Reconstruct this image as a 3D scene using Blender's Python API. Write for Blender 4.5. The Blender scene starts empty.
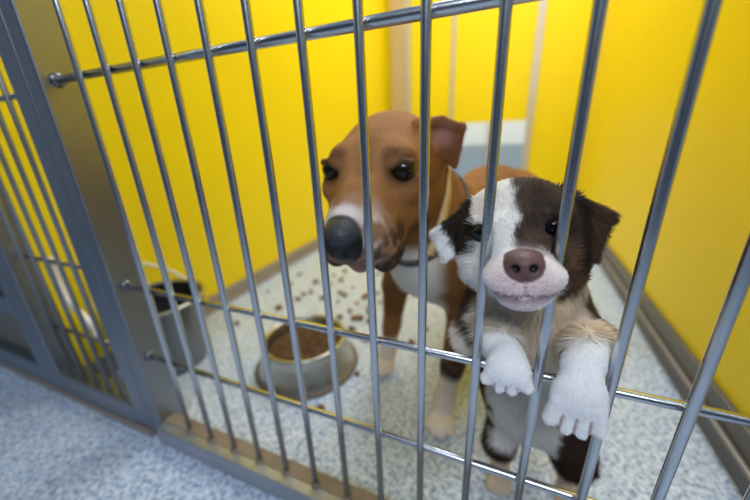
import bpy, bmesh, math, random
import numpy as np
from mathutils import Vector, Matrix
random.seed(7); rng = np.random.default_rng(7)
SC = bpy.context.scene
COL = SC.collection
PI = math.pi
S = 0.056            # spacing of the gate bars
BR = 0.0045          # bar radius
XL, XR, YB = -0.356, 0.970, 2.24
ZT, ZM, ZL, ZR = 0.646, 0.3334, 0.1886, 0.043

# ------------------------------------------------------------------ materials
def new_mat(name):
    m = bpy.data.materials.new(name); m.use_nodes = True
    nt = m.node_tree; b = nt.nodes['Principled BSDF']
    return m, nt, b

def plain(name, col, rough=.5, metal=0., spec=.5, bump=0., bscale=40., var=0., vscale=8., coat=0.):
    m, nt, b = new_mat(name)
    b.inputs['Roughness'].default_value = rough
    b.inputs['Metallic'].default_value = metal
    b.inputs['Specular IOR Level'].default_value = spec
    b.inputs['Coat Weight'].default_value = coat
    b.inputs['Base Color'].default_value = (*col, 1)
    tc = nt.nodes.new('ShaderNodeTexCoord')
    if var:
        n = nt.nodes.new('ShaderNodeTexNoise'); n.inputs['Scale'].default_value = vscale; n.inputs['Detail'].default_value = 5
        nt.links.new(tc.outputs['Object'], n.inputs['Vector'])
        mx = nt.nodes.new('ShaderNodeMix'); mx.data_type = 'RGBA'
        mx.inputs['A'].default_value = (*[c*(1-var) for c in col], 1)
        mx.inputs['B'].default_value = (*[min(1, c*(1+var)) for c in col], 1)
        nt.links.new(n.outputs['Fac'], mx.inputs['Factor'])
        nt.links.new(mx.outputs['Result'], b.inputs['Base Color'])
    if bump:
        n2 = nt.nodes.new('ShaderNodeTexNoise'); n2.inputs['Scale'].default_value = bscale; n2.inputs['Detail'].default_value = 6
        nt.links.new(tc.outputs['Object'], n2.inputs['Vector'])
        bp = nt.nodes.new('ShaderNodeBump'); bp.inputs['Strength'].default_value = bump; bp.inputs['Distance'].default_value = .002
        nt.links.new(n2.outputs['Fac'], bp.inputs['Height']); nt.links.new(bp.outputs['Normal'], b.inputs['Normal'])
    return m

def floor_mat():
    m, nt, b = new_mat('speckled_vinyl')
    b.inputs['Roughness'].default_value = .42
    b.inputs['Specular IOR Level'].default_value = .35
    tc = nt.nodes.new('ShaderNodeTexCoord')
    def noise(scale, detail, rough=.6):
        n = nt.nodes.new('ShaderNodeTexNoise'); n.inputs['Scale'].default_value = scale
        n.inputs['Detail'].default_value = detail; n.inputs['Roughness'].default_value = rough
        nt.links.new(tc.outputs['Object'], n.inputs['Vector']); return n
    def ramp(src, stops):
        r = nt.nodes.new('ShaderNodeValToRGB'); el = r.color_ramp.elements
        el[0].position, el[0].color = stops[0][0], (*stops[0][1], 1)
        el[1].position, el[1].color = stops[-1][0], (*stops[-1][1], 1)
        for p_, c_ in stops[1:-1]:
            e = el.new(p_); e.color = (*c_, 1)
        nt.links.new(src, r.inputs['Fac']); return r
    a = ramp(noise(120, 3).outputs['Fac'], [(.35, (.26, .34, .48)), (.44, (.46, .55, .70)), (.52, (.66, .74, .87)), (.64, (.86, .91, 1.))])
    c = ramp(noise(38, 4, .65).outputs['Fac'], [(.36, (.76, .81, .88)), (.5, (.90, .93, .96)), (.64, (1., 1., 1.))])
    d = ramp(noise(4, 4).outputs['Fac'], [(.36, (.93, .88, .80)), (.5, (1, 1, 1)), (.8, (1, 1, 1))])
    m1 = nt.nodes.new('ShaderNodeMix'); m1.data_type = 'RGBA'; m1.blend_type = 'MULTIPLY'; m1.inputs['Factor'].default_value = 1
    nt.links.new(a.outputs['Color'], m1.inputs['A']); nt.links.new(c.outputs['Color'], m1.inputs['B'])
    m2 = nt.nodes.new('ShaderNodeMix'); m2.data_type = 'RGBA'; m2.blend_type = 'MULTIPLY'; m2.inputs['Factor'].default_value = .8
    nt.links.new(m1.outputs['Result'], m2.inputs['A']); nt.links.new(d.outputs['Color'], m2.inputs['B'])
    nt.links.new(m2.outputs['Result'], b.inputs['Base Color'])
    return m

def fur_mat(name, rough=.75, spec=.25, bump=.25):
    m, nt, b = new_mat(name)
    at = nt.nodes.new('ShaderNodeAttribute'); at.attribute_name = 'coat'
    b.inputs['Roughness'].default_value = rough; b.inputs['Specular IOR Level'].default_value = spec
    nt.links.new(at.outputs['Color'], b.inputs['Base Color'])
    if bump:
        tc = nt.nodes.new('ShaderNodeTexCoord')
        n = nt.nodes.new('ShaderNodeTexNoise'); n.inputs['Scale'].default_value = 350; n.inputs['Detail'].default_value = 4
        nt.links.new(tc.outputs['Object'], n.inputs['Vector'])
        bp = nt.nodes.new('ShaderNodeBump'); bp.inputs['Strength'].default_value = bump; bp.inputs['Distance'].default_value = .0015
        nt.links.new(n.outputs['Fac'], bp.inputs['Height']); nt.links.new(bp.outputs['Normal'], b.inputs['Normal'])
    return m

M = {
    'floor': floor_mat(),
    'yellow': plain('yellow_panel', (.90, .70, .006), .45, spec=.25, var=.03, vscale=2),
    'steel': plain('brushed_steel', (.56, .59, .64), .24, 1, bump=.06, bscale=300, var=.12, vscale=30),
    'post': plain('brushed_steel_post', (.31, .335, .375), .40, 1, bump=.05, bscale=200, var=.10, vscale=6),
    'rail': plain('worn_steel_rail', (.42, .43, .46), .42, .9, bump=.1, bscale=120, var=.25, vscale=14),
    'dirty': plain('rust_stained_steel', (.27, .21, .155), .6, .3, bump=.1, bscale=120, var=.35, vscale=22),
    'base': plain('grey_brown_skirting', (.33, .285, .25), .45, .2, var=.1, vscale=5),
    'base_dark': plain('dark_grey_skirting', (.13, .125, .125), .4, .2, var=.1, vscale=5),
    'base_lip': plain('pale_skirting_lip', (.27, .25, .23), .4, .3, var=.1),
    'alu': plain('pale_aluminium', (.60, .55, .52), .45, .5, var=.08),
    'tan': plain('tan_post', (.55, .42, .25), .5, .1, var=.08),
    'white': plain('white_paint', (.86, .87, .88), .6),
    'bowl': plain('bowl_steel', (.50, .50, .48), .28, 1, bump=.04, bscale=60, var=.06),
    'pail': plain('pail_steel', (.21, .225, .24), .38, 1, var=.1),
    'flat_black': plain('matt_black', (.02, .02, .022), .6),  # plain black, for the gate gap strip and the pail's inner band
    'plastic': plain('white_plastic', (.88, .84, .78), .3),
    'kibble': plain('kibble_brown', (.16, .085, .035), .85, bump=.5, bscale=400, var=.3, vscale=60),
    'fur': fur_mat('dog_coat'),
    'hair': fur_mat('puppy_hair', .7, .2, 0),
    'wet': fur_mat('nose_skin', .46, .4, .5),
    'collar': plain('cream_nylon', (.78, .56, .27), .7, bump=.3, bscale=500),
    'chain': plain('dark_grey_nylon', (.10, .105, .11), .6, bump=.5, bscale=300),
}
def eye_mat(name, iris):
    m, nt, b = new_mat(name)
    at = nt.nodes.new('ShaderNodeAttribute'); at.attribute_name = 'coat'
    nt.links.new(at.outputs['Color'], b.inputs['Base Color'])
    b.inputs['Roughness'].default_value = .12; b.inputs['Specular IOR Level'].default_value = .45
    return m
M['eye'] = eye_mat('wet_eye', None)

# ------------------------------------------------------------------ object helpers
def tag(o, label=None, cat=None, group=None, kind=None):
    if label: o['label'] = label
    if cat: o['category'] = cat
    if group: o['group'] = group
    if kind: o['kind'] = kind
    return o

def link_bm(name, bm, mat, parent=None, smooth=False, loc=None):
    me = bpy.data.meshes.new(name)
    bmesh.ops.recalc_face_normals(bm, faces=bm.faces)
    bm.to_mesh(me); bm.free()
    for m in (mat if isinstance(mat, (list, tuple)) else [mat]): me.materials.append(m)
    if smooth:
        for p in me.polygons: p.use_smooth = True
    o = bpy.data.objects.new(name, me); COL.objects.link(o)
    if loc is not None: o.location = loc
    if parent is not None:
        o.parent = parent
    return o

def empty(name, loc=(0, 0, 0)):
    o = bpy.data.objects.new(name, None); COL.objects.link(o); o.location = loc; o.empty_display_size = .05
    return o

def box(bm, x0, x1, y0, y1, z0, z1, bev=0., mi=0):
    vs = [bm.verts.new(p) for p in ((x0,y0,z0),(x1,y0,z0),(x1,y1,z0),(x0,y1,z0),(x0,y0,z1),(x1,y0,z1),(x1,y1,z1),(x0,y1,z1))]
    fs = [bm.faces.new([vs[i] for i in q]) for q in ((0,3,2,1),(4,5,6,7),(0,1,5,4),(1,2,6,5),(2,3,7,6),(3,0,4,7))]
    for f in fs: f.material_index = mi
    if bev:
        es = list({e for f in fs for e in f.edges})
        bmesh.ops.bevel(bm, geom=es, offset=bev, segments=2, affect='EDGES', profile=.5)

def tube(bm, pts, r, seg=12, cap=True):
    pts = [Vector(p) for p in pts]; rings = []
    up = None
    for i, p in enumerate(pts):
        d = (pts[min(i+1, len(pts)-1)] - pts[max(i-1, 0)]).normalized()
        if up is None: up = Vector((0, 0, 1)) if abs(d.z) < .9 else Vector((1, 0, 0))
        a = d.cross(up).normalized(); b = a.cross(d).normalized(); up = b
        rr = r[i] if isinstance(r, (list, tuple)) else r
        rings.append([bm.verts.new(p + (a*math.cos(t) + b*math.sin(t))*rr) for t in [2*PI*k/seg for k in range(seg)]])
    for A, B in zip(rings, rings[1:]):
        for k in range(seg): bm.faces.new((A[k], A[(k+1) % seg], B[(k+1) % seg], B[k]))
    if cap:
        bm.faces.new(rings[0][::-1]); bm.faces.new(rings[-1])

def lathe(bm, prof, seg=64, c=(0, 0)):
    rings = []
    for r, z in prof:
        if r < 1e-6: rings.append([bm.verts.new((c[0], c[1], z))])
        else: rings.append([bm.verts.new((c[0]+r*math.cos(2*PI*k/seg), c[1]+r*math.sin(2*PI*k/seg), z)) for k in range(seg)])
    for A, B in zip(rings, rings[1:]):
        for k in range(seg):
            k2 = (k+1) % seg
            if len(A) == 1 and len(B) == 1: continue
            if len(A) == 1: bm.faces.new((A[0], B[k], B[k2]))
            elif len(B) == 1: bm.faces.new((A[k], A[k2], B[0]))
            else: bm.faces.new((A[k], A[k2], B[k2], B[k]))

def struct(name, mat, *boxes, label=None, cat=None, bev=0.):
    bm = bmesh.new()
    for b in boxes: box(bm, *b, bev=bev)
    o = link_bm(name, bm, mat)
    return tag(o, label, cat, kind='structure')

# ------------------------------------------------------------------ the setting
H = 2.1
struct('floor', M['floor'], (-2.6, 3.2, -2.2, 4.2, -.04, 0), label='speckled pale blue vinyl floor running under the kennel', cat='floor')
struct('wall_left', M['yellow'], (XL-.03, XL, .0268, YB, .05, H), label='yellow panel wall behind the two steel bowls', cat='wall')
struct('wall_right', M['yellow'], (XR, XR+.03, .055, YB, .09, H), label='yellow panel wall beside the puppy', cat='wall')
# back wall in three panels around the low hatch
HX0, HX1, HZ = .13, .645, .612
struct('wall_back', M['yellow'], (XL-.03, HX0, YB, YB+.03, 0, H), (HX1, XR+.03, YB, YB+.03, 0, H), (HX0, HX1, YB, YB+.03, HZ, H),
       label='yellow back wall with a low open hatch', cat='wall')
struct('trim_1', M['tan'], (-.302, -.212, YB-.05, YB-.001, 0, H), label='tan corner post at the left end of the back wall', cat='post', bev=.003)
struct('trim_2', M['alu'], (-.210, -.168, YB-.03, YB-.001, 0, H), label='pale strip beside the tan corner post', cat='trim')
struct('trim_3', M['alu'], (.118, .142, YB-.012, YB-.001, 0, H), label='thin pale strip left of the hatch', cat='trim')
struct('trim_4', M['alu'], (.628, .668, YB-.016, YB-.001, 0, H), label='wider pale strip right of the hatch', cat='trim')
struct('trim_5', M['alu'], (XR-.03, XR-.001, YB-.03, YB-.001, 0, H), label='pale strip in the far right corner', cat='trim')
bm = bmesh.new(); box(bm, XL, XL+.014, .030, YB-.055, 0, .052, bev=.003); box(bm, XL, XL+.024, .030, YB-.055, 0, .012, bev=.003)
tag(link_bm('baseboard_left', bm, M['base']), 'grey brown skirting along the left yellow wall', 'skirting', kind='structure')
bm = bmesh.new(); box(bm, XR-.012, XR, .055, YB-.035, 0, .094, bev=.003)
o = tag(link_bm('baseboard_right', bm, M['base_dark']), 'grey skirting along the right yellow wall', 'skirting', kind='structure')
bm = bmesh.new(); box(bm, XR-.022, XR-.0125, .055, YB-.035, .045, .054, bev=.003)
link_bm('skirting_lip', bm, M['base_lip'], o)
struct('wall_unseen_dark', plain('dark_reflection_colour', (.10, .12, .16), .6), (-2.6, 3.2, -2.0, -1.95, 0, H), label='unseen dark blue grey wall added behind the camera for the bars to reflect', cat='wall')  # unseen wall, added dark so the steel bars reflect a dark stripe
# yard side behind the hatch
struct('wall_outer', M['white'], (-1.2, 2.4, 3.9, 3.95, 0, H), label='white wall seen through the open hatch', cat='wall')
struct('baseboard_outer', plain('grey_blue_band', (.36, .43, .52), .5), (-1.2, 2.4, 3.88, 3.8995, 0, .40), label='grey blue band at the foot of the white outer wall', cat='skirting')
struct('trim_6', M['alu'], (.28, .31, 3.84, 3.879, 0, H), label='thin pale post seen beyond the open hatch', cat='post')
# left neighbour kennel front (beyond the left post)
struct('wall_neighbour', plain('grey_laminate', (.20, .19, .16), .5, .1), (-2.4, -.47, .01, .04, .05, .20), label='dull grey panel of the next kennel at far left', cat='wall')

# ------------------------------------------------------------------ gate panels
def part_box(name, parent, mat, *b, bev=.002):
    bm = bmesh.new(); box(bm, *b, bev=bev); return link_bm(name, bm, mat, parent)

# right panel
gate = tag(empty('barred_gate', (.5, 0, 0)), 'wide steel gate of upright bars with the puppy leaning on it', 'gate')
def rel(o, parent):   # geometry is in world coordinates; shift by the parent's origin
    o.matrix_parent_inverse = Matrix.Translation(-Vector(parent.location)); return o
GH = 1.15
rel(part_box('stile', gate, M['post'], -.0445, -.0130, -.012, .036, .003, GH, bev=.0025), gate)
rel(part_box('stile', gate, M['post'], .974, 1.01, -.012, .036, .003, GH, bev=.0025), gate)
bm = bmesh.new(); box(bm, -.0470, -.0450, -.010, .028, .006, GH-.002)
rel(link_bm('gap_shade_strip', bm, M['flat_black'], gate), gate)  # black strip standing in for the shade in the gap between stiles
bm = bmesh.new(); box(bm, -.0128, .9738, -.022, .020, .004, ZR, bev=.003)
rel(link_bm('bottom_rail', bm, M['rail'], gate), gate)
bm = bmesh.new(); box(bm, -.0125, .973, -.004, .0185, ZR-.0003, ZR+.0012, bev=.0003)
rel(link_bm('grime_strip', bm, M['dirty'], gate), gate)
rel(part_box('top_rail', gate, M['post'], -.0128, .9738, -.012, .02, GH-.035, GH, bev=.002), gate)
for i in range(1, 18):
    bm = bmesh.new(); x = i*S
    tube(bm, [(x, 0, ZR-.004), (x, 0, .3), (x, 0, .7), (x, 0, GH-.02)], BR, 16)
    rel(link_bm('upright_bar', bm, M['steel'], gate, True), gate)
    bm = bmesh.new(); lathe(bm, [(0, ZR+.006), (.0062, ZR+.005), (.0075, ZR), (.0075, ZR-.001)], 14, (x, 0))
    rel(link_bm('weld_collar', bm, M['dirty'], gate, True), gate)
RY = .0088
for z in (ZT, ZM, ZL):
    bm = bmesh.new(); tube(bm, [(-.0132, RY, z), (.3, RY, z), (.7, RY, z), (.975, RY, z)], BR if z != ZT else .0052, 16)
    rel(link_bm('cross_bar', bm, M['steel'], gate, True), gate)
    bm = bmesh.new(); tube(bm, [(-.0132, RY, z), (-.0095, RY, z), (-.008, RY, z)], [.0095, .0088, .006], 16)
    rel(link_bm('weld_collar', bm, M['pail'], gate, True), gate)

# left panel
gate2 = tag(empty('barred_side_gate', (-.2, 0, 0)), 'narrow steel gate of upright bars left of the wide post', 'gate')
rel(part_box('stile', gate2, M['post'], -.0885, -.0475, -.012, .030, .003, GH), gate2)
rel(part_box('stile', gate2, M['post'], -.445, -.3570, -.014, .026, .003, GH, bev=.003), gate2)
rel(part_box('bottom_rail', gate2, M['post'], -.3565, -.089, -.014, .026, .012, .062, bev=.003), gate2)
rel(part_box('top_rail', gate2, M['post'], -.3565, -.089, -.012, .026, GH-.035, GH), gate2)
for x in (-.139, -.185, -.231, -.277, -.323):
    bm = bmesh.new(); tube(bm, [(x, 0, .058), (x, 0, .6), (x, 0, GH-.02)], .0040, 14)
    rel(link_bm('upright_bar', bm, M['post'], gate2, True), gate2)
for z in (.635, .352, .185):
    bm = bmesh.new(); tube(bm, [(-.358, RY, z), (-.2, RY, z), (-.087, RY, z)], BR, 14)
    rel(link_bm('cross_bar', bm, M['steel'], gate2, True), gate2)
bm = bmesh.new()
hp = [(-.262, .0175, .352), (-.270, .020, .322), (-.274, .021, .285), (-.266, .021, .255), (-.250, .021, .238), (-.228, .021, .224), (-.203, .0205, .200), (-.190, .0165, .187)]
hp = [Vector(p) for p in hp]; fine = []
for i in range(len(hp)-1):
    for k in range(4): fine.append(hp[i].lerp(hp[i+1], k/4))
fine.append(hp[-1])
for _ in range(3): fine = [fine[0]] + [(fine[i-1]+fine[i]*2+fine[i+1])/4 for i in range(1, len(fine)-1)] + [fine[-1]]
tube(bm, fine, .0062, 12)
o = rel(link_bm('curved_handle', bm, M['plastic'], gate2, True), gate2); o['label'] = 'white curved handle'
# sill under the side gate and next kennel
tag(link_bm('floor_sill', (lambda b: (box(b, -2.4, -.0455, -.020, .05, 0, .0115, bev=.002), b)[1])(bmesh.new()), M['base']),
    'low steel sill on the floor under the narrow gate', 'sill', kind='structure')
n = tag(empty('barred_neighbour_gate', (-.8, 0, 0)), 'edge of the next steel gate beyond the left post', 'gate')
rel(part_box('bottom_rail', n, M['post'], -1.4, -.4505, -.014, .008, .012, .062), n)
rel(part_box('kick_rail', n, M['post'], -1.4, -.4505, -.014, .008, .20, .24), n)
for k in range(6):
    bm = bmesh.new(); x = -.50-.046*k; tube(bm, [(x, -.003, .235), (x, -.003, .7), (x, -.003, GH)], BR, 12)
    rel(link_bm('upright_bar', bm, M['steel'], n, True), n)

# ------------------------------------------------------------------ bowls
def food_bowl(c):
    t = tag(empty('food_bowl', (c[0], c[1], 0)), 'stainless steel dog bowl with flared foot holding brown kibble', 'bowl')
    bm = bmesh.new()
    lathe(bm, [(0, .014), (.080, .016), (.086, .03), (.0935, .074), (.096, .0815), (.0995, .0845), (.104, .0835), (.106, .080), (.105, .076),
               (.108, .055), (.1145, .028), (.122, .010), (.128, .004), (.130, .002), (.129, .0005), (.120, .0005)], 72)
    link_bm('bowl_body', bm, M['bowl'], t, True)
    bm = bmesh.new(); lathe(bm, [(.120, .0005), (.1305, .0005), (.133, .003), (.1305, .0065), (.122, .0102)], 72)
    link_bm('rubber_ring', bm, plain('brown_rubber', (.16, .12, .09), .6), t, True)
    # kibble heap: pellets piled, nobody could count them
    bm = bmesh.new(); r_ = random.Random(3)
    lathe(bm, [(0, .058), (.05, .055), (.089, .050)], 40)
    for k in range(650):
        a, rr = r_.random()*2*PI, .084*math.sqrt(r_.random())
        z = .057 - .006*(rr/.085)**2 + r_.random()*.006
        m = Matrix.Translation((rr*math.cos(a), rr*math.sin(a), z)) @ Matrix.Rotation(r_.random()*6, 4, (r_.random(), r_.random(), r_.random()+.1)) @ Matrix.Diagonal((1, .85, .6, 1))
        bmesh.ops.create_icosphere(bm, subdivisions=1, radius=.0048*(.8+.5*r_.random()), matrix=m)
    f = tag(link_bm('kibble_heap', bm, M['kibble'], None, False, (c[0], c[1], 0)), 'brown kibble filling the steel bowl with flared foot', 'dog food', kind='stuff')
    return t
food_bowl((.125, .285))

def pail(c, r=.108, h=.188):
    t = tag(empty('water_pail', (c[0], c[1], 0)), 'grey steel pail with raised pale handle standing behind the wide post', 'pail')
    bm = bmesh.new()
    lathe(bm, [(0, .004), (r*.74, .002), (r*.78, .004), (r*.80, .012), (r*.97, h-.03), (r, h-.006), (r*1.0, h), (r-.004, h),
               (r*.955, h-.03), (r*.78, .016), (0, .012)], 64)
    link_bm('pail_body', bm, M['pail'], t, True)
    bm = bmesh.new(); lathe(bm, [(r+.001, h-.004), (r+.0045, h), (r+.003, h+.004), (r-.002, h+.004), (r-.0055, h)], 64)
    link_bm('rolled_rim', bm, M['bowl'], t, True)
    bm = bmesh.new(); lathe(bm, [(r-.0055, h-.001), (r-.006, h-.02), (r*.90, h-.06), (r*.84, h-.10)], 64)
    link_bm('dark_inner_band', bm, M['flat_black'], t, True)  # black band around the upper inside of the pail
    # bail handle resting against the wall side, from the far ear round to the near ear
    bm = bmesh.new(); pts = []
    up = Vector((0, 0, 1)); ax = Vector((math.cos(math.radians(100)), math.sin(math.radians(100)), 0))
    e = Vector((-math.sin(math.radians(100)), math.cos(math.radians(100)), 0))*math.cos(math.radians(42)) + up*math.sin(math.radians(42))
    for k in range(25):
        a = PI*k/24
        pts.append(ax*math.cos(a)*(r+.007) + e*math.sin(a)*(r*1.28) + up*(h-.012))
    tube(bm, pts, .0042, 10); link_bm('bail_handle', bm, M['plastic'], t, True)
    for s in (1, -1):
        bm = bmesh.new(); p = ax*s*(r+.004); tube(bm, [p+up*(h-.012)-ax*s*.003, p+up*(h-.012)+ax*s*.008], .008, 12)
        link_bm('handle_ear', bm, M['bowl'], t, True)
    bm = bmesh.new(); lathe(bm, [(r*.885, h-.055), (r*.5, h-.055), (0, h-.055)], 48)
    w, nt, b = new_mat('dark_water'); b.inputs['Base Color'].default_value = (.02, .022, .025, 1); b.inputs['Roughness'].default_value = .05
    tag(link_bm('water', bm, w, None, True, (c[0], c[1], 0)), 'dark still water inside the grey pail', 'water', kind='stuff')
pail((-.232, .170))

# ------------------------------------------------------------------ scattered kibble (each pellet a thing)
def kibble_mesh(seed, long=False):
    r_ = random.Random(seed); bm = bmesh.new()
    bmesh.ops.create_icosphere(bm, subdivisions=2, radius=.0058)
    for v in bm.verts:
        v.co.x *= 1.25 if not long else 2.2; v.co.z *= .6; v.co *= 1 + r_.uniform(-.07, .07)
    return bm
spots = [(-.2, .365), (-.105, .565), (-.09, .628), (.043, .599), (.045, .716), (.114, .608), (.288, .516), (.268, .287), (.241, .162), (-.106, .605), (-.13, .488),
         (.199, .972), (.256, .851), (.266, .689), (-.055, .712), (-.024, .6), (-.058, .846), (-.083, .793), (.098, .781), (.092, .86), (.115, .551), (.204, .517),
         (.281, .587), (.38, .53), (.046, .648), (-.12, .71), (.009, .878), (.262, .49), (-.257, .582), (.169, .458), (.36, .45), (-.212, .661), (.101, .507),
         (.228, .425), (-.231, .757), (.239, .762), (.02, .66), (-.03, .76), (.155, .70), (.19, .64)]
proto = link_bm('kibble_pellet', kibble_mesh(1), M['kibble'], None, True)
KL = 'small brown kibble pellet scattered on the speckled kennel floor'
tag(proto, KL, 'kibble', 'kibble pellets scattered on the floor')
for k, (x, y) in enumerate(spots):
    o = proto if k == 0 else proto.copy()
    if k: COL.objects.link(o)
    s = 1.0 + 1.0*random.random(); o.scale = (s, s, s)
    o.rotation_euler = (0, 0, random.random()*6); o.location = (x, y, .0037*s)
chew = [(.128, .662, 1.2), (.160, .515, .4), (.176, .578, 1.9)]
LB = ['brown chew stick on the floor farthest from the gate', 'brown chew stick on the floor nearest the steel bowl', 'brown chew stick on the floor between the other two sticks']
for k, (x, y, a) in enumerate(chew):
    bm = bmesh.new(); tube(bm, [(-.021, 0, 0), (-.017, 0, 0), (0, .003, .001), (.016, 0, 0), (.02, .001, 0)], [.005, .0085, .0065, .0088, .005], 10)
    o = tag(link_bm('chew_stick', bm, plain('chew', (.30, .14, .05), .8, bump=.4, bscale=300), None, True, (x, y, .0089)), LB[k], 'chew treat', 'chew sticks behind the bowl')
    o.rotation_euler = (0, 0, a)

# ------------------------------------------------------------------ signed-distance body modeller
class Body:
    def __init__(self): self.p = []; self.g = 1.
    def ell(self, c, r, k=.01, ax=None, op='u'):
        self.p.append(('e', np.array(c, float), np.array(r, float)*self.g, k*self.g, np.eye(3) if ax is None else np.array(ax, float), op)); return self
    def cone(self, a, b, ra, rb, k=.01, op='u'):
        self.p.append(('c', np.array(a, float), np.array(b, float), k*self.g, (ra*self.g, rb*self.g), op)); return self
    def tri(self, a, b, c, t, k=.004):
        self.p.append(('t', np.array(a, float), np.array(b, float), k, (np.array(c, float), t), 'u')); return self
    def __call__(self, P):
        d = None
        for ty, a, b, k, ex, op in self.p:
            if ty == 'e':
                q = (P - a) @ ex.T; k0 = np.sqrt(((q/b)**2).sum(-1)) + 1e-9; k1 = np.sqrt(((q/(b*b))**2).sum(-1)) + 1e-9
                e = k0*(k0-1)/k1
            elif ty == 'c':
                ab = b-a; h = np.clip(((P-a) @ ab)/(ab @ ab), 0, 1)
                e = np.sqrt(((P - a - h[..., None]*ab)**2).sum(-1)) - (ex[0] + (ex[1]-ex[0])*h)
            else:
                c, t = ex
                def seg(u, v):
                    uv = v-u; h = np.clip(((P-u) @ uv)/(uv @ uv), 0, 1); return ((P-u-h[..., None]*uv)**2).sum(-1)
                ds = np.minimum(np.minimum(seg(a, b), seg(b, c)), seg(c, a))
                nn = np.cross(b-a, c-a); nn /= np.linalg.norm(nn)
                ins = ((np.cross(b-a, nn) @ (P-a).reshape(-1, 3).T <= 0) & (np.cross(c-b, nn) @ (P-b).reshape(-1, 3).T <= 0) & (np.cross(a-c, nn) @ (P-c).reshape(-1, 3).T <= 0)).reshape(P.shape[:-1])
                e = np.where(ins, np.abs((P-a) @ nn), np.sqrt(ds)) - t
            if d is None: d = e; continue
            if op == 'u':
                h = np.maximum(k - np.abs(d-e), 0)/k; d = np.minimum(d, e) - h*h*k*.25
            else:
                h = np.maximum(k - np.abs(d+e), 0)/k; d = np.maximum(d, -e) + h*h*k*.25
        return d
    def grad(self, P, h=.0008):
        g = np.stack([self(P+np.eye(3)[i]*h) - self(P-np.eye(3)[i]*h) for i in range(3)], -1)
        return g/(np.linalg.norm(g, axis=-1, keepdims=True)+1e-12)

def surface_nets(f, lo, hi, h):
    lo = np.array(lo); B = 16
    n = np.ceil((np.array(hi)-lo)/h/B).astype(int)*B + 1
    V = np.full(n, 1., np.float32)
    offs = np.stack(np.meshgrid(*[np.arange(B+1)]*3, indexing='ij'), -1)*h
    bl = [(i, j, k) for i in range(0, n[0]-1, B) for j in range(0, n[1]-1, B) for k in range(0, n[2]-1, B)]
    cen = np.array(bl)*h + lo + B*h/2
    dc = f(cen)
    for (i, j, k), d0 in zip(bl, dc):
        if abs(d0) > B*h*1.35: V[i:i+B+1, j:j+B+1, k:k+B+1] = np.sign(d0); continue
        V[i:i+B+1, j:j+B+1, k:k+B+1] = f(offs + (lo + np.array((i, j, k))*h))
    neg = V < 0
    cs = np.zeros(np.array(V.shape)-1, np.int8)
    for a in (0, 1):
        for b in (0, 1):
            for c in (0, 1): cs += neg[a:a+cs.shape[0], b:b+cs.shape[1], c:c+cs.shape[2]]
    act = (cs > 0) & (cs < 8); idx = np.argwhere(act); N = len(idx)
    ids = np.full(act.shape, -1, np.int64); ids[act] = np.arange(N)
    acc = np.zeros((N, 3)); cnt = np.zeros(N)
    cor = [(a, b, c) for a in (0, 1) for b in (0, 1) for c in (0, 1)]
    val = {c: V[idx[:, 0]+c[0], idx[:, 1]+c[1], idx[:, 2]+c[2]] for c in cor}
    for c in cor:
        for ax in range(3):
            if c[ax]: continue
            c2 = list(c); c2[ax] = 1; c2 = tuple(c2); v0, v1 = val[c], val[c2]
            m = (v0 < 0) != (v1 < 0); t = np.where(m, v0/(v0-v1+1e-20), 0)
            p = np.tile(np.array(c, float), (N, 1)); p[:, ax] += t
            acc[m] += p[m]; cnt[m] += 1
    P = lo + (idx + acc/cnt[:, None])*h
    faces = []
    for ax in range(3):
        u, v = (ax+1) % 3, (ax+2) % 3
        sl0 = [slice(1, -1)]*3; sl0[ax] = slice(0, -1); sl1 = list(sl0); sl1[ax] = slice(1, None)
        a, b = neg[tuple(sl0)], neg[tuple(sl1)]
        e = np.argwhere(a != b); s = a[tuple(e.T)]
        base = e.copy(); base[:, u] += 1; base[:, v] += 1
        def cell(du, dv):
            q = base.copy(); q[:, u] -= du; q[:, v] -= dv; return ids[q[:, 0], q[:, 1], q[:, 2]]
        Q = np.stack([cell(1, 1), cell(0, 1), cell(0, 0), cell(1, 0)], 1)
        Q[~s] = Q[~s][:, ::-1]; faces.append(Q)
    F = np.concatenate(faces); F = F[(F >= 0).all(1)]
    for _ in range(2):   # pull onto the surface
        g = np.stack([f(P+np.eye(3)[i]*.0006) - f(P-np.eye(3)[i]*.0006) for i in range(3)], -1)/.0012
        gl = (g*g).sum(1)+1e-6; st = np.clip(f(P)/gl, -h*.5, h*.5); P = P - .7*g*st[:, None]
    return P, F

def hsh(i): i = (i.astype(np.int64)*374761393) & 0x7fffffff; i = ((i ^ (i >> 13))*1274126177) & 0x7fffffff; return ((i ^ (i >> 16)) & 0xffff)/65535.
def noise3(P, s, seed=0):
    q = P*s + 1000 + seed*17.3; i = np.floor(q).astype(np.int64); f = q-i; f = f*f*(3-2*f); o = 0
    for a in (0, 1):
        for b in (0, 1):
            for c in (0, 1):
                w = (f[:, 0] if a else 1-f[:, 0])*(f[:, 1] if b else 1-f[:, 1])*(f[:, 2] if c else 1-f[:, 2])
                o = o + w*hsh((i[:, 0]+a)*73 + (i[:, 1]+b)*9277 + (i[:, 2]+c)*26699)
    return o
def ss(x, a, b): t = np.clip((x-a)/(b-a), 0, 1); return t*t*(3-2*t)
def mixc(c, d, w): return c*(1-w[:, None]) + np.array(d)*w[:, None]

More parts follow.
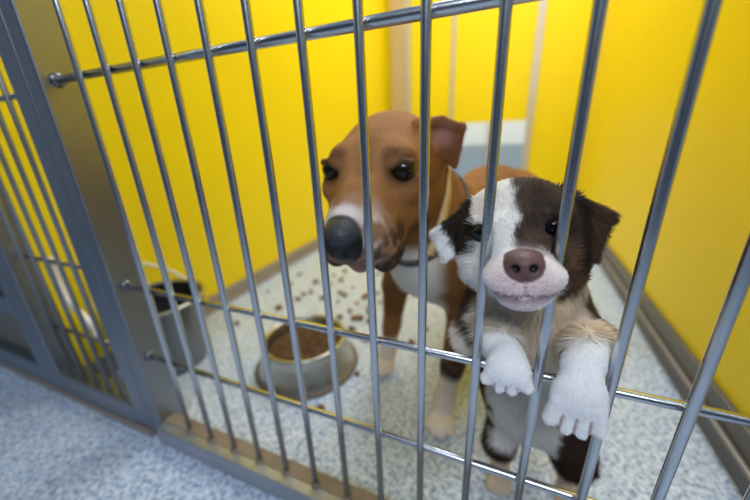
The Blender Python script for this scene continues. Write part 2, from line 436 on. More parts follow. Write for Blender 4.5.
def link_np(name, P, F, colr, mats, parent, mi=None, smooth=True):
    me = bpy.data.meshes.new(name)
    me.vertices.add(len(P)); me.vertices.foreach_set('co', P.astype(np.float32).ravel())
    k = F.shape[1]
    me.loops.add(F.size); me.loops.foreach_set('vertex_index', F.astype(np.int32).ravel())
    me.polygons.add(len(F)); me.polygons.foreach_set('loop_start', np.arange(0, F.size, k, dtype=np.int32))
    me.update(calc_edges=True)
    for m in mats: me.materials.append(m)
    if mi is not None: me.polygons.foreach_set('material_index', mi.astype(np.int32))
    if smooth: me.polygons.foreach_set('use_smooth', np.ones(len(F), bool))
    if colr is not None:
        at = me.color_attributes.new('coat', 'FLOAT_COLOR', 'POINT')
        at.data.foreach_set('color', np.concatenate([colr, np.ones((len(P), 1))], 1).astype(np.float32).ravel())
    me.validate(); me.update()
    o = bpy.data.objects.new(name, me); COL.objects.link(o); o.parent = parent
    return o

def hair(name, f, P, F, colr, parent, n, length, flow, keep=None, width=.00042, nseg=3, stand=.35, seed=1, curl=.25, cvar=.22, dens=None):
    r = np.random.default_rng(seed)
    a, b, c = P[F[:, 0]], P[F[:, 1]], P[F[:, 2]]; d = P[F[:, 3]]
    ar = np.linalg.norm(np.cross(c-a, d-b), axis=1)*.5
    cen = (a+b+c+d)/4
    if dens is not None: ar = ar*dens(cen)
    i = r.choice(len(F), n, p=ar/ar.sum()); u, v = r.random(n)[:, None], r.random(n)[:, None]
    root = (a[i]*(1-u)+b[i]*u)*(1-v) + (d[i]*(1-u)+c[i]*u)*v
    col = colr[F[i, r.integers(0, 4, n)]]
    N = f.grad(root); L = length(root)*(.65+.7*r.random(n)); fl = flow(root)
    fl = fl - (fl*N).sum(1, keepdims=True)*N; fl = fl/(np.linalg.norm(fl, axis=1, keepdims=True)+1e-6)
    # clumped jitter
    jit = np.stack([noise3(root, 90, s) - .5 for s in (1, 2, 3)], 1)*1.6*curl + r.normal(size=(n, 3))*curl*.5
    T = fl + jit; T -= (T*N).sum(1, keepdims=True)*N; T /= (np.linalg.norm(T, axis=1, keepdims=True)+1e-6)
    W = np.cross(T, N); W /= (np.linalg.norm(W, axis=1, keepdims=True)+1e-6)
    W = W*.9 + N*np.clip(r.normal(size=(n, 1)), -1.5, 1.5)*.08
    st = stand*(.6+.8*r.random((n, 1)))
    pts = []; p = root - N*.0006
    for s in range(nseg+1):
        pts.append(p); k = s/nseg
        dr = N*st*(1-.75*k) + T; dr /= np.linalg.norm(dr, axis=1, keepdims=True)
        p = p + dr*(L/nseg)[:, None]
    ok = L > .0004
    if keep is not None:
        for p in pts: ok &= keep(p)
    wd = width*(.7+.6*r.random((n, 1)))
    vv = []
    for s, p in enumerate(pts):
        w = wd*(1, .9, .65, .15)[min(3, round(3*s/nseg))]; vv += [p - W*w, p + W*w]
    Vt = np.stack(vv, 1)[ok]; m = len(Vt); k2 = 2*(nseg+1)
    base = (np.arange(m)*k2)[:, None]
    Fq = np.concatenate([base + np.array([2*s, 2*s+1, 2*s+3, 2*s+2]) for s in range(nseg)], 0)
    lum = col[ok].mean(1, keepdims=True); cc = np.clip(col[ok]*(1 + cvar*(1-.75*np.clip(lum*1.3, 0, 1))*np.clip(r.normal(size=(m, 1)), -1.8, 1.8)), 0.001, 1)
    cc = np.repeat(cc[:, None, :], k2, 1).reshape(-1, 3)
    return link_np(name, Vt.reshape(-1, 3), Fq, cc, [M['hair']], parent)

def frame(F, R):
    F = np.array(F, float); F /= np.linalg.norm(F); R = np.array(R, float); R = R - F*(R @ F); R /= np.linalg.norm(R)
    return F, R, np.cross(F, R)

def eyeball(name, c, fwd, r, parent, iris, label=None):
    bm = bmesh.new(); bmesh.ops.create_uvsphere(bm, u_segments=32, v_segments=24, radius=r)
    fw = Vector(fwd).normalized(); q = Vector((0, 0, 1)).rotation_difference(fw).to_matrix().to_4x4()
    cols = []
    for v in bm.verts:
        z = v.co.z/r; rho = math.sqrt(max(0, 1-z*z)) if z > 0 else 1
        if z > 0 and rho < .5: col = (.004, .004, .005)
        elif z > 0 and rho < .95: col = iris
        elif z > 0 and rho < .97: col = tuple(x*.3 for x in iris)
        else: col = (.35, .28, .25)
        cols.append(col)
        if z > .5: v.co.z *= 1.04
    bmesh.ops.transform(bm, matrix=Matrix.Translation(c) @ q, verts=bm.verts)
    o = link_bm(name, bm, M['eye'], parent, True)
    at = o.data.color_attributes.new('coat', 'FLOAT_COLOR', 'POINT')
    for i, c_ in enumerate(cols): at.data[i].color = (*c_, 1)
    if label: o['label'] = label
    return o

# ================================================================== THE BIG BROWN DOG
def build_dog():
    O = np.array((.400, .182, .512)); F, R, U = frame((.026, -.925, -.420), (.996, .079, .018)); G = 1.09
    ax = np.stack([F, R, U])
    def L(f, r, u): return O + G*(F*f + R*r + U*u)
    b = Body()
    # trunk and neck
    b.ell((.452, .335, .335), (.082, .10, .115), .02)
    b.cone((.455, .36, .365), (.535, .55, .385), .096, .082, .05)
    b.cone((.535, .55, .392), (.572, .68, .385), .080, .074, .05)
    b.cone(L(-.035, 0, -.01), (.452, .300, .395), .060, .083, .05)
    b.cone(L(-.02, 0, -.04), (.440, .265, .330), .045, .062, .04)
    # front legs (shoulder, elbow, wrist, paw)
    def leg(ps, rs, k=.02):
        for i in range(len(ps)-1): b.cone(ps[i], ps[i+1], rs[i], rs[i+1], k if i == 0 else .012)
    leg([(.505, .290, .345), (.518, .285, .235), (.503, .245, .130), (.494, .232, .045), (.492, .226, .024)], [.052, .034, .0215, .019, .021], .04)
    leg([(.385, .320, .330), (.348, .362, .225), (.338, .356, .120), (.328, .348, .045), (.325, .344, .024)], [.045, .032, .021, .019, .021], .04)
    for (px, py) in ((.491, .212), (.323, .330)):
        b.ell((px, py-.004, .017), (.026, .028, .016), .012)
        for t, (dx, dy) in enumerate(((-.0195, -.014), (-.0068, -.026), (.0068, -.026), (.0195, -.014))):
            b.cone((px+dx*.7, py+dy*.4, .020), (px+dx, py+dy, .0115), .0095, .0098, .004)
    # hind legs
    for x, dx in ((.625, .012), (.505, -.012)):
        leg([(x-.02, .665, .375), (x+dx, .630, .240), (x+dx*1.3, .735, .125), (x+dx*1.3, .720, .045), (x+dx*1.3, .690, .018)], [.062, .044, .022, .018, .018], .04)
        b.ell((x+dx*1.3, .672, .016), (.024, .030, .015), .01)
        for t in (-1.5, -.5, .5, 1.5): b.cone((x+dx*1.3+t*.011, .668, .016), (x+dx*1.3+t*.012, .648, .011), .009, .009, .004)
    b.cone((.578, .735, .41), (.60, .80, .33), .022, .016, .03); b.cone((.60, .80, .33), (.612, .83, .22), .016, .008, .01)
    # head
    b.g = G
    b.ell(L(-.008, 0, .006), (.080, .068, .057), .03, ax)
    for s in (1, -1):
        b.ell(L(.012, s*.044, -.018), (.058, .031, .046), .025, ax)
        b.ell(L(.047, s*.031, .043), (.022, .021, .014), .016, ax)
        b.ell(L(.056, s*.050, .010), (.026, .015, .014), .014, ax)
    b.cone(L(.035, 0, -.006), L(.125, 0, -.010), .052, .0360, .03)
    b.cone(L(.045, 0, .022), L(.148, 0, .007), .024, .0185, .02)
    for s in (1, -1):
        b.cone(L(.070, s*.024, -.022), L(.137, s*.0175, -.017), .029, .0245, .012)
        b.ell(L(.112, s*.031, -.038), (.038, .0185, .028), .01, ax)
    b.cone(L(.05, 0, -.048), L(.134, 0, -.048), .024, .0145, .012)
    b.ell(L(.158, -.001, .005), (.0170, .0200, .0225), .006, ax)
    for s in (1, -1):
        b.ell(L(.1745, s*.0105, .000), (.007, .0056, .0050), .004, ax, 's')
        b.cone(L(.172, s*.014, -.003), L(.164, s*.024, -.006), .0015, .0015, .003, 's')
    b.cone(L(.178, 0, -.006), L(.168, 0, -.030), .0012, .0012, .003, 's')
    # forehead furrow, eye sockets and lids
    b.cone(L(.085, 0, .048), L(.05, 0, .070), .006, .004, .018, 's')
    ey = {}
    for s in (1, -1):
        e = L(.0620, s*.0445, .034); ey[s] = e
        b.ell(L(.0760, s*.0475, .0335), (.014, .0120, .0100), .008, ax, 's')
        b.cone(L(.0710, s*.033, .0445), L(.062, s*.055, .0430), .0045, .0042, .006)
        b.cone(L(.074, s*.035, .0225), L(.062, s*.056, .0225), .0040, .0036, .006)
    # ears: near (image right) rose ear standing, other folded flat back
    t = .0032
    E0, E1 = L(-.012, .046, .054), L(-.020, .062, .012)
    A1, A2, A3 = L(-.030, .072, .048), L(-.034, .096, .036), L(-.014, .090, -.006)
    b.tri(E0, A1, E1, t, .008); b.tri(A1, A2, E1, t, .004); b.tri(A2, A3, E1, t, .004)
    b.cone(E0, A1, .0062, .0055, .006); b.cone(A1, A2, .0055, .0055, .004); b.cone(A2, A3, .0055, .0032, .004)
    b.tri(L(-.03, -.045, .036), L(-.045, -.058, .01), L(-.085, -.056, .018), t, .008)
    b.cone(L(-.03, -.045, .036), L(-.078, -.056, .026), .006, .005, .008)
    b.g = 1.
    lo, hi = (.27, -.02, -.004), (.70, .86, .62)
    P, Fq = surface_nets(b, lo, hi, .0026)
    P[:, 2] = np.maximum(P[:, 2], .0006)
    q = (P - O)/G; f, r, u = q @ F, q @ R, q @ U
    n1, n2, n3 = noise3(P, 22, 1), noise3(P, 70, 2), noise3(P, 260, 3)
    brown = np.array((.285, .125, .042)); c = np.tile(brown, (len(P), 1))
    c = c*(1 + .35*(n1-.5)[:, None] + .25*(n2-.5)[:, None] + .22*(n3-.5)[:, None])
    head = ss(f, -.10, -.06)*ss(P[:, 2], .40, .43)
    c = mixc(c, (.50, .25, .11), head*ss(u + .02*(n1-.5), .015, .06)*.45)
    c = mixc(c, (.17, .075, .03), head*(1-ss(np.abs(r + .012*(n2-.5)), .004, .016))*ss(u, .020, .035)*ss(f, .01, .05)*.35)
    # white bib and throat
    bib = ss(-(P[:, 1]-.315+.4*(P[:, 0]-.44)), -.01, .03)*(1-ss(P[:, 2], .365, .395))*ss(P[:, 2], .19, .23)*(1-ss(np.abs(P[:, 0]-.425-.03*(n1-.5)), .035, .062))
    c = mixc(c, (.80, .76, .72), bib)
    # darker around the eyes and stop
    for s in (1, -1):
        e = ey[s]; de = np.linalg.norm((P-e)*1., axis=1)
        c = mixc(c, (.035, .016, .008), (1-ss(de, .0155, .0200)))
        c = mixc(c, (.10, .042, .015), (1-ss(de, .019, .034))*.6)
        db = np.linalg.norm(P - L(.064, s*.032, .056), axis=1); c = mixc(c, (.12, .05, .02), (1-ss(db, .006, .018))*.7)
    # muzzle
    muz = ss(f + .02*(n2-.5), .108, .128)
    c = mixc(c, (.30, .20, .15), muz*.6)
    wh = ss(f, .124, .138)*ss(u + .025*(n2-.5), -.010, .002)*(1-ss(np.abs(r), .024, .040))
    c = mixc(c, (.70, .65, .68), wh*ss(n2+.3*(n3-.5), .30, .55)*.85)
    c = mixc(c, (.70, .62, .60), ss(f, .10, .13)*(1-ss(np.abs(np.abs(r)-.028)+.03*(n2-.5), .004, .018))*ss(u, -.035, -.005)*ss(n2, .3, .55)*.7)
    lip = ss(f, .075, .10)*(1-ss(u + .012*(n2-.5), -.038, -.022)); c = mixc(c, (.09, .055, .050), lip*.9)
    sp = ss(f, .085, .11)*(1-ss(u, -.012, .006))*ss(np.abs(r), .012, .022)*ss(noise3(P, 130, 9), .35, .62); c = mixc(c, (.035, .022, .02), sp*.85)
    pk = ss(f, .120, .135)*(1-ss(u, -.040, -.029))*(1-ss(np.abs(r-.006), .010, .02)); c = mixc(c, (.48, .25, .24), pk*.8)
    nose = ss(f + .002*(n2-.5), .1425, .1465)*(1-ss(np.hypot(r/.0232, (u-.005)/.0250), .96, 1.05)); c = mixc(c, (.007, .008, .012), nose)
    c = mixc(c, (.05, .055, .07), nose*ss(u, .010, .016)*.6)
    for s in (1, -1):
        dn = np.linalg.norm(P - L(.170, s*.0105, .001), axis=1); c = mixc(c, (.002, .002, .002), 1-ss(dn, .004, .007))
    # ear: dark outer edge, pink inside
    ear = ss(r, .060, .066)*ss(f, -.07, -.05)*ss(u, -.01, 0)
    c = mixc(c, (.20, .075, .03), ear*.9)
    dpk = np.abs((P-A2) @ R*1.0 + .022); pin = ear*(1-ss(np.linalg.norm(P - L(-.012, .078, .034), axis=1), .012, .024)); c = mixc(c, (.46, .24, .20), pin*.9)
    # paws
    for (x, y, z0) in ((.491, .226, .115), (.325, .34, .10)):
        w = (1-ss(np.hypot(P[:, 0]-x, P[:, 1]-y), .05, .06))*(1-ss(P[:, 2] + .03*(n1-.5), z0-.02, z0)); c = mixc(c, (.80, .68, .58), w)
    w = (1-ss(P[:, 2], .05, .06))*ss(P[:, 1], .5, .55); c = mixc(c, (.75, .65, .55), w)
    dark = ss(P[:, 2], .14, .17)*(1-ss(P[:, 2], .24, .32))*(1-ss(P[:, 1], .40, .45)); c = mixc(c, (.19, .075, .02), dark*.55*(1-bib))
    c = np.clip(c, .002, 1)
    t = tag(empty('brown_dog', (.45, .35, 0)), 'big short-haired brown dog with white chest, its dark nose behind the bars', 'dog')
    ti = Matrix.Translation(-Vector(t.location))
    fc = P[Fq].mean(1); q = (fc-O)/G; ff, fu = q @ F, q @ U
    mi = ((ff > .1445) & (np.hypot((q @ R)/.0232, (fu-.005)/.0250) < 1) & (fc[:, 2] > .4)).astype(int)
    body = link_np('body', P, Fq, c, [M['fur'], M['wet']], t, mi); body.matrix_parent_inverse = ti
    for s in (1, -1):
        e = eyeball('eye', ey[s], F*.8 + R*s*.28 + np.array((.10, -.1, .05)), .0150, t, (.014, .008, .005)); e.matrix_parent_inverse = ti
    def length(p):
        q = (p-O)/G; f_, u_ = q @ F, q @ U
        l = np.full(len(p), .0055); l[(f_ > .10)] = .0028; l[(f_ > .1440) & (u_ > -.020)] = 0
        for s in (1, -1): l[np.linalg.norm(p-ey[s], axis=1) < .0185] = 0
        return l
    def flow(p):
        q = p-O; hd = ((q @ F) > -.05) & (p[:, 2] > .42)
        v = np.tile(np.array((.25, .5, -.8)), (len(p), 1)); v[hd] = -F + .3*np.sign(q[hd] @ R)[:, None]*R; return v
    def dens(p): return np.where(p[:, 1] < .45, 1., .25)
    h = hair('short_coat', b, P, Fq, c, t, 60000, length, flow, width=.00032, nseg=2, stand=.22, seed=4, curl=.12, cvar=.16, dens=dens,
             keep=lambda p: p[:, 1] > .0055)
    h.matrix_parent_inverse = ti
    # collars follow the neck surface
    def ring(name, C, nrm, half, thick, mat, lab, cap):
        nrm = np.array(nrm, float); nrm /= np.linalg.norm(nrm); a = np.cross(nrm, (0, 0, 1)); a /= np.linalg.norm(a); bb = np.cross(nrm, a)
        n = 72; bm = bmesh.new(); loops = []
        for i in range(n):
            th = 2*PI*i/n; d = a*math.cos(th) + bb*math.sin(th); ring_v = []
            rads = []
            for w in (-half, half):
                p0 = np.array(C) + nrm*w; t_ = np.linspace(.02, .16, 281)
                val = b(p0[None] + d[None]*t_[:, None]); out = np.argmax(val > 0) if (val > 0).any() else 280
                rads.append(min(cap, t_[out]))
            for w, e in ((-half, .0008), (-half, thick), (half, thick), (half, .0008)):
                ring_v.append(bm.verts.new(np.array(C) + nrm*w + d*(max(rads[0 if w < 0 else 1], np.mean(rads)-.002) + e)))
            loops.append(ring_v)
        for i in range(n):
            A, B_ = loops[i], loops[(i+1) % n]
            for k in range(4): bm.faces.new((A[k], B_[k], B_[(k+1) % 4], A[(k+1) % 4]))
        o = link_bm(name, bm, mat, t, True); o['label'] = lab; o.matrix_parent_inverse = ti
    ring('collar', (.418, .235, .455), (.30, .93, -.25), .0075, .004, M['collar'], 'cream nylon collar high on the neck', .105)
    ring('chain_collar', (.430, .258, .428), (.15, .74, -.65), .004, .0032, M['chain'], 'dark grey collar low on the neck', .100)
    return t

# ================================================================== THE PUPPY
def build_puppy():
    O = np.array((.5868, .056, .4585)); F, R, U = frame((.035, -.985, .06), (.985, .03, .115))
    ax = np.stack([F, R, U])
    def L(f, r, u): return O + F*f + R*r + U*u
    b = Body()
    b.ell((.607, .098, .345), (.060, .050, .072), .02)
    b.cone((.606, .095, .36), (.598, .072, .425), .050, .046, .03)
    b.ell((.618, .118, .245), (.058, .052, .085), .04)
    b.ell((.637, .145, .172), (.056, .048, .050), .03)
    def limb(ps, rs, k=.02):
        for i in range(len(ps)-1): b.cone(ps[i], ps[i+1], rs[i], rs[i+1], k if i == 0 else .010)
    # arms over the cross bar
    limb([(.566, .090, .352), (.556, .052, .338), (.576, .022, .355), (.5875, -.003, .3570)], [.030, .024, .0180, .0150])
    limb([(.643, .092, .345), (.664, .055, .346), (.658, .022, .3625), (.6470, -.003, .3625)], [.030, .0245, .0195, .0165])
    gro = []
    # paws
    def paw(c, w, ln, tipz, k=.006):
        cx, cy, cz = c
        b.ell((cx, cy, cz), (w*.95, .0135, ln*.62), .010)
        for s, dz in ((-1.5, .006), (-.5, 0), (.5, 0), (1.5, .006)):
            b.cone((cx+s*w*.42, cy-.004, cz-ln*.15), (cx+s*w*.55, cy-.004, tipz+dz+.006), w*.30, w*.29, .0040)
        for s in (-1, 0, 1):
            b.cone((cx+s*w*.46, cy-.0150, cz-ln*.20), (cx+s*w*.52, cy-.0125, tipz), .0008, .0017, .0022, 's'); gro.append(((cx+s*w*.46, cy-.014, cz-ln*.45), (cx+s*w*.52, cy-.012, tipz+.002)))
    paw((.5885, -.0165, .3525), .0205, .026, .329)
    paw((.6455, -.0185, .3430), .0225, .036, .304)
    # hind legs
    limb([(.610, .145, .165), (.597, .128, .105), (.603, .168, .052), (.604, .150, .014)], [.034, .022, .0145, .0135], .02)
    limb([(.672, .150, .170), (.697, .138, .105), (.705, .178, .052), (.705, .160, .014)], [.042, .028, .0155, .0135], .03)
    for x, y in ((.604, .138), (.705, .148)):
        b.ell((x, y, .0125), (.017, .022, .012), .008)
        for s in (-1.5, -.5, .5, 1.5): b.cone((x+s*.0075, y-.008, .012), (x+s*.0085, y-.021+.003*abs(s), .0085), .0068, .0066, .003)
    b.cone((.64, .195, .15), (.645, .235, .09), .014, .008, .02)
    # head
    b.ell(L(0, 0, .004), (.054, .0545, .050), .02, ax)
    for s in (1, -1):
        b.ell(L(.010, s*.030, -.018), (.036, .028, .032), .018, ax)
        b.ell(L(.034, s*.022, .018), (.016, .016, .012), .012, ax)
    # muzzle pushed out between the two bars
    b.cone(L(.035, 0, -.016), L(.070, 0, -.018), .031, .0235, .016)
    for s in (1, -1): b.ell(L(.071, s*.0145, -.0175), (.0190, .0165, .0120), .008, ax)
    b.ell(L(.062, 0, -.0350), (.0230, .0225, .0130), .006, ax)
    b.ell(L(.081, 0, -.0035), (.0115, .0128, .0095), .005, ax)
    b.cone(L(.092, 0, -.012), L(.091, 0, -.025), .0011, .0011, .0030, 's')
    for s in (1, -1):
        b.ell(L(.0915, s*.0062, -.0045), (.0042, .0031, .0026), .0022, ax, 's')
        b.cone(L(.091, s*.001, -.0262), L(.068, s*.030, -.0285), .0006, .0008, .0026, 's')
    ey = {}
    for s, rr, uu in ((1, .0248, .0165), (-1, -.0315, .0145)):
        e = L(.0405, rr, uu); ey[s] = e
        b.ell(L(.0515, rr*1.03, uu), (.010, .0086, .0076), .005, ax, 's')
        b.cone(L(.046, rr*.76, uu+.0100), L(.041, rr*1.24, uu+.0082), .0028, .0028, .005)
        b.cone(L(.047, rr*.76, uu-.0100), L(.041, rr*1.24, uu-.0082), .0022, .0022, .005)
    # ears
    t = .0026
    def W(px, py, Y):   # a corner measured on the plane y = Y in the place
        return np.array((px, Y, py))
    a0, a1, a2, a3 = L(.004, -.040, .034), L(.008, -.054, -.010), L(.006, -.080, .008), L(.014, -.070, -.018)
    b.tri(a0, a1, a2, t, .006); b.tri(a1, a2, a3, t, .004); b.cone(a0, a2, .0042, .0034, .006)
    c0, c1, c2, c3 = L(.004, .036, .038), L(.006, .074, .016), L(.014, .060, -.019), L(.012, .046, -.002)
    b.tri(c0, c1, c2, t, .006); b.tri(c0, c2, c3, t, .006); b.cone(c0, c1, .0045, .0030, .006)
    # fur is pressed in by the steel it touches
    for i in (10, 11, 12): b.cone((i*S, 0, .25), (i*S, 0, .60), .0049, .0049, .004, 's')
    b.cone((.50, RY, ZM), (.74, RY, ZM), .0049, .0049, .004, 's')
    P, Fq = surface_nets(b, (.49, -.05, -.004), (.76, .26, .54), .0015)
    P[:, 2] = np.maximum(P[:, 2], .0006)
    def coat(P):
        q = P - O; f, r, u = q @ F, q @ R, q @ U
        n1, n2, n3 = noise3(P, 30, 5), noise3(P, 110, 6), noise3(P, 300, 7)
        white = np.array((.90, .87, .84)); dk = np.array((.050, .028, .017))
        c = np.tile(white, (len(P), 1)); j = .010*(n1-.5) + .008*(n2-.5)
        head = ss(u, -.062, -.05)*ss(-P[:, 1], -.125, -.11)*ss(P[:, 2], .38, .40)
        # --- trunk
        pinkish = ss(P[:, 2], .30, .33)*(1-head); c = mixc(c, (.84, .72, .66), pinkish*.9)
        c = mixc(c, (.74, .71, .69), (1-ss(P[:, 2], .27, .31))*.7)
        xc = .612 + .10*(.345-P[:, 2])*.6
        side = ss(np.abs(P[:, 0]-xc) + 1.6*j, .038, .046)*ss(P[:, 1], .045, .075)
        c = mixc(c, dk*.9, side*(1-head))
        back = ss(P[:, 1] + j, .125, .14); c = mixc(c, dk, back*(1-head))
        hl = (1-ss(P[:, 2] + 2*j, .112, .130)); c = mixc(c, dk*.6, hl*ss(P[:, 2] + j, .038, .046))
        ft = 1-ss(P[:, 2], .036, .046); c = mixc(c, (.72, .58, .46), ft)
        arm = (1-ss(P[:, 1], .045, .062))*ss(P[:, 2], .29, .30)*(1-head)
        c = mixc(c, (.80, .66, .50), arm); c = mixc(c, (.92, .91, .93), (1-ss(P[:, 1], .006, .022))*(1-head)*ss(P[:, 2], .28, .29))
        c = mixc(c, (.84, .79, .74), arm*(1-ss(P[:, 0], .585, .60))*.8*(1-(1-ss(P[:, 1], .006, .022))))
        c = mixc(c, dk, (1-head)*np.maximum((1-ss(P[:, 0]+j, .551, .556))*ss(P[:, 2], .350, .358), ss(P[:, 0]+j, .664, .670)*ss(P[:, 2]+j, .352, .358)*ss(P[:, 1], .022, .032)))
        for ga, gb in gro:
            ga, gb = np.array(ga), np.array(gb); h_ = np.clip(((P-ga) @ (gb-ga))/((gb-ga) @ (gb-ga)), 0, 1)
            dg = np.linalg.norm((P-ga-h_[:, None]*(gb-ga))[:, [0, 2]], axis=1); c = mixc(c, (.36, .22, .21), (1-ss(dg, .0006, .0019))*(1-ss(P[:, 1], ga[1]+.010, ga[1]+.013))*.9)
        # --- head
        hc = np.tile(white, (len(P), 1))
        wedge = -.004 + .0*u + ss(-u, -.006, .03)*.034 + ss(u, .03, .05)*(-.003)      # right edge of the white blaze
        rp = ss(r - wedge + 1.2*j, -.003, .004)
        rp = rp*(1-ss(f + 1.5*j, .064, .074)*(1-ss(u, .0, .01)))
        rp = rp*(1-(1-ss(u + j, -.046, -.038))*ss(f, .03, .045))
        hc = mixc(hc, (.080, .050, .036), rp)
        hc = mixc(hc, (.030, .018, .013), rp*ss(noise3(P*np.array((1.,.5,2.4)), 75, 11), .5, .72)*.7)
        hc = mixc(hc, (.18, .095, .05), rp*ss(n2, .5, .85)*.4*(1-ss(u,.01,.02)))
        hc = mixc(hc, (.20, .10, .04), rp*(1-ss(u, -.01, .01))*ss(r, .03, .045)*.5)
        # left dark eye patch as a slanting band up to the ear
        band = r + .35*(u-.012)
        lp = (1-ss(band + 1.2*j, -.030, -.024))*ss(u + 1.2*j, -.012, -.004)
        lp2 = (1-ss(np.linalg.norm((P-ey[-1]) - (P-ey[-1]) @ F[:, None]*F*.6, axis=1) + 2*j, .011, .016))
        lp2 = lp2*(1-ss(r, -.027, -.022))
        upl = ss(u + j, .022, .030)*(1-ss(-r + j, .038, .044))   # white between blaze and band high up
        lp = np.maximum(lp*(1-upl*.8), lp2)*(1-ss(f, .042, .048))*(1-ss(r, -.026, -.022))
        hc = mixc(hc, (.030, .020, .016), lp)
        # ears
        le = ss(-r, .052, .056); hc = mixc(hc, (.025, .016, .013), le*(f < .04))
        tip = ss(-r + .5*(-u) + j, .058, .063)*le; hc = mixc(hc, (.86, .85, .87), tip)
        re = ss(r, .050, .054)*ss(u, -.03, -.02); hc = mixc(hc, (.085, .045, .028), re)
        hc = mixc(hc, (.008, .006, .006), ss(r, .040, .044)*(1-ss(r, .054, .058))*ss(f, .004, .008)*.9*ss(u, -.03, -.02)*(1-ss(u, .03, .036)))
        # eyes rim
        for s in (1, -1):
            de = np.linalg.norm(P-ey[s], axis=1); hc = mixc(hc, (.012, .008, .007), 1-ss(de, .0100, .0125))
        # muzzle pinks
        dm = np.hypot(r, (u+.018)*1.1); hc = mixc(hc, (.74, .54, .56), ss(f, .058, .073)*(1-ss(dm, .012, .036))*.75)
        ml = ss(f, .050, .062)*(1-ss(np.abs(u+.0290), .0030, .0070))*(1-ss(np.abs(r), .024, .032)); hc = mixc(hc, (.50, .34, .36), ml*.45)
        hc = mixc(hc, (.24, .13, .14), ss(f, .05, .062)*(1-ss(np.abs(u+.0262+.05*np.abs(r)), .0006, .0020))*(1-ss(np.abs(r), .026, .032))*.9)
        nz = ss(f, .068, .071)*(1-ss(np.hypot(r/.0150, (u+.0030+.0)/.0118), .96, 1.04)); hc = mixc(hc, (.135, .068, .068), nz)
        hc = mixc(hc, (.27, .15, .15), nz*ss(u, .003, .009)*.5)  # highlight on top of the nose, painted into the colour
        for s in (1, -1):
            dn = np.linalg.norm(P - L(.0895, s*.0062, -.0045), axis=1); hc = mixc(hc, (.010, .005, .005), 1-ss(dn, .0026, .0048))
        c = c*(1-head[:, None]) + hc*head[:, None]
        return np.clip(c*(1 + .10*(n3-.5)[:, None]), .003, .97)
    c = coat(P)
    t = tag(empty('puppy', (.62, .13, 0)), 'small brown and white puppy standing with both front paws over the cross bar', 'dog')
    ti = Matrix.Translation(-Vector(t.location))
    fc = P[Fq].mean(1); q = fc-O; ff, fr, fu = q @ F, q @ R, q @ U
    mi = ((ff > .069) & (np.hypot(fr/.0150, (fu+.003)/.0118) < 1)).astype(int)
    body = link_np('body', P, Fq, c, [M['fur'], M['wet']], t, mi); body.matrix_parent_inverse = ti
    for s in (1, -1):
        e = eyeball('eye', ey[s], F + R*s*.15 + np.array((0, -.05, .05)), .0092, t, (.010, .010, .014)); e.matrix_parent_inverse = ti
    def length(p):
        q = p-O; f_, r_, u_ = q @ F, q @ R, q @ U
        l = np.full(len(p), .0125)
        hd = (u_ > -.05) & (p[:, 2] > .40)
        l[hd] = .0080; m = hd & (f_ > .045); l[m] = .0042; m = hd & (f_ > .070); l[m] = .0034
        l[hd & (f_ > .067) & (np.hypot(r_/.0150, (u_+.003)/.0118) < 1.05)] = 0
        ck = hd & (u_ < -.015) & (f_ < .035); l[ck] = .011
        er = hd & (np.abs(r_) > .050) & (u_ > -.03); l[er] = .0065
        pw = (p[:, 1] < .01) & ~hd; l[pw] = .0032
        for ga, gb in gro:
            ga, gb = np.array(ga), np.array(gb); h_ = np.clip(((p-ga) @ (gb-ga))/((gb-ga) @ (gb-ga)), 0, 1)
            l[(np.linalg.norm((p-ga-h_[:, None]*(gb-ga))[:, [0, 2]], axis=1) < .0020) & (p[:, 1] < ga[1]+.012)] = 0
        ft = p[:, 2] < .03; l[ft] = .003
        for s in (1, -1): l[np.linalg.norm(p-ey[s], axis=1) < .0112] = 0
        return l
    def flow(p):
        q = p-O; hd = ((q @ U) > -.05) & (p[:, 2] > .40)
        v = np.tile(np.array((0., 0, -1.)), (len(p), 1)); v[:, 0] += (p[:, 0]-.615)*8
        qr, qu = q[hd] @ R, q[hd] @ U
        v[hd] = -F*.9 + (qr*14)[:, None]*R + (qu*10)[:, None]*U
        er = hd & (np.abs(q @ R) > .050); v[er] = R*np.sign(q[er] @ R)[:, None]*.8 - U*.7
        return v
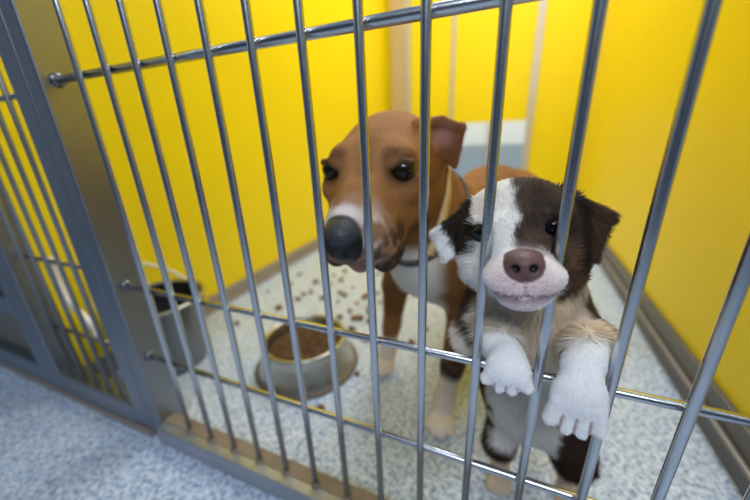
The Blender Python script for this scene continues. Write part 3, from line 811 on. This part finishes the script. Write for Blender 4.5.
    def keep(p):
        ok = np.ones(len(p), bool)
        for i in (10, 11, 12): ok &= np.hypot(p[:, 0]-i*S, p[:, 1]) > BR + .0009
        ok &= np.hypot(p[:, 1]-RY, p[:, 2]-ZM) > BR + .0009
        ok &= (p[:, 2] > .0005)
        for s in (1, -1): ok &= np.linalg.norm(p-ey[s], axis=1) > .0100
        return ok
    def dens(p): return np.where(p[:, 2] > .39, 2.2, 1.) * np.where(p[:, 1] > .12, .4, 1.)
    h = hair('fluffy_coat', b, P, Fq, c, t, 150000, length, flow, keep, width=.00030, nseg=3, stand=.45, seed=9, curl=.32, cvar=.20, dens=dens)
    h.matrix_parent_inverse = ti
    return t

build_dog()
build_puppy()

# ------------------------------------------------------------------ camera
cd = bpy.data.cameras.new('camera'); cam = bpy.data.objects.new('camera', cd); COL.objects.link(cam)
cam.location = (.5750, -.2800, .5585)
cam.rotation_euler = (1.22510, .0388, .3933)
cd.sensor_width = 36; cd.lens = 319.738*36/750; cd.clip_start = .02
cd.dof.use_dof = True; cd.dof.focus_distance = .285; cd.dof.aperture_fstop = 2.2
SC.camera = cam

# ------------------------------------------------------------------ light
w = bpy.data.worlds.new('world'); SC.world = w; w.use_nodes = True
bg = w.node_tree.nodes['Background']; bg.inputs['Color'].default_value = (.62, .78, 1, 1); bg.inputs['Strength'].default_value = .30
def area(name, loc, rot, sx, sy, power, col):
    l = bpy.data.lights.new(name, 'AREA'); l.shape = 'RECTANGLE'; l.size = sx; l.size_y = sy; l.energy = power; l.color = col
    o = bpy.data.objects.new(name, l); COL.objects.link(o); o.location = loc; o.rotation_euler = rot; return o
area('ceiling_lamp', (.50, 1.30, 2.3), (0, 0, 0), .8, 1.2, 29, (.96, .98, 1))
area('corridor_lamp', (.80, -.95, 1.45), (math.radians(45), 0, math.radians(12)), .8, .4, 13, (.84, .92, 1))
area('yard_lamp', (.4, 3.1, 2.2), (0, 0, 0), 1.6, 1.0, 40, (.95, .98, 1))

SC.view_settings.view_transform = 'Standard'; SC.view_settings.look = 'None'
SC.view_settings.gamma = 1; SC.view_settings.use_curve_mapping = False; SC.view_settings.exposure = 0.0
SC.cycles.max_bounces = 8
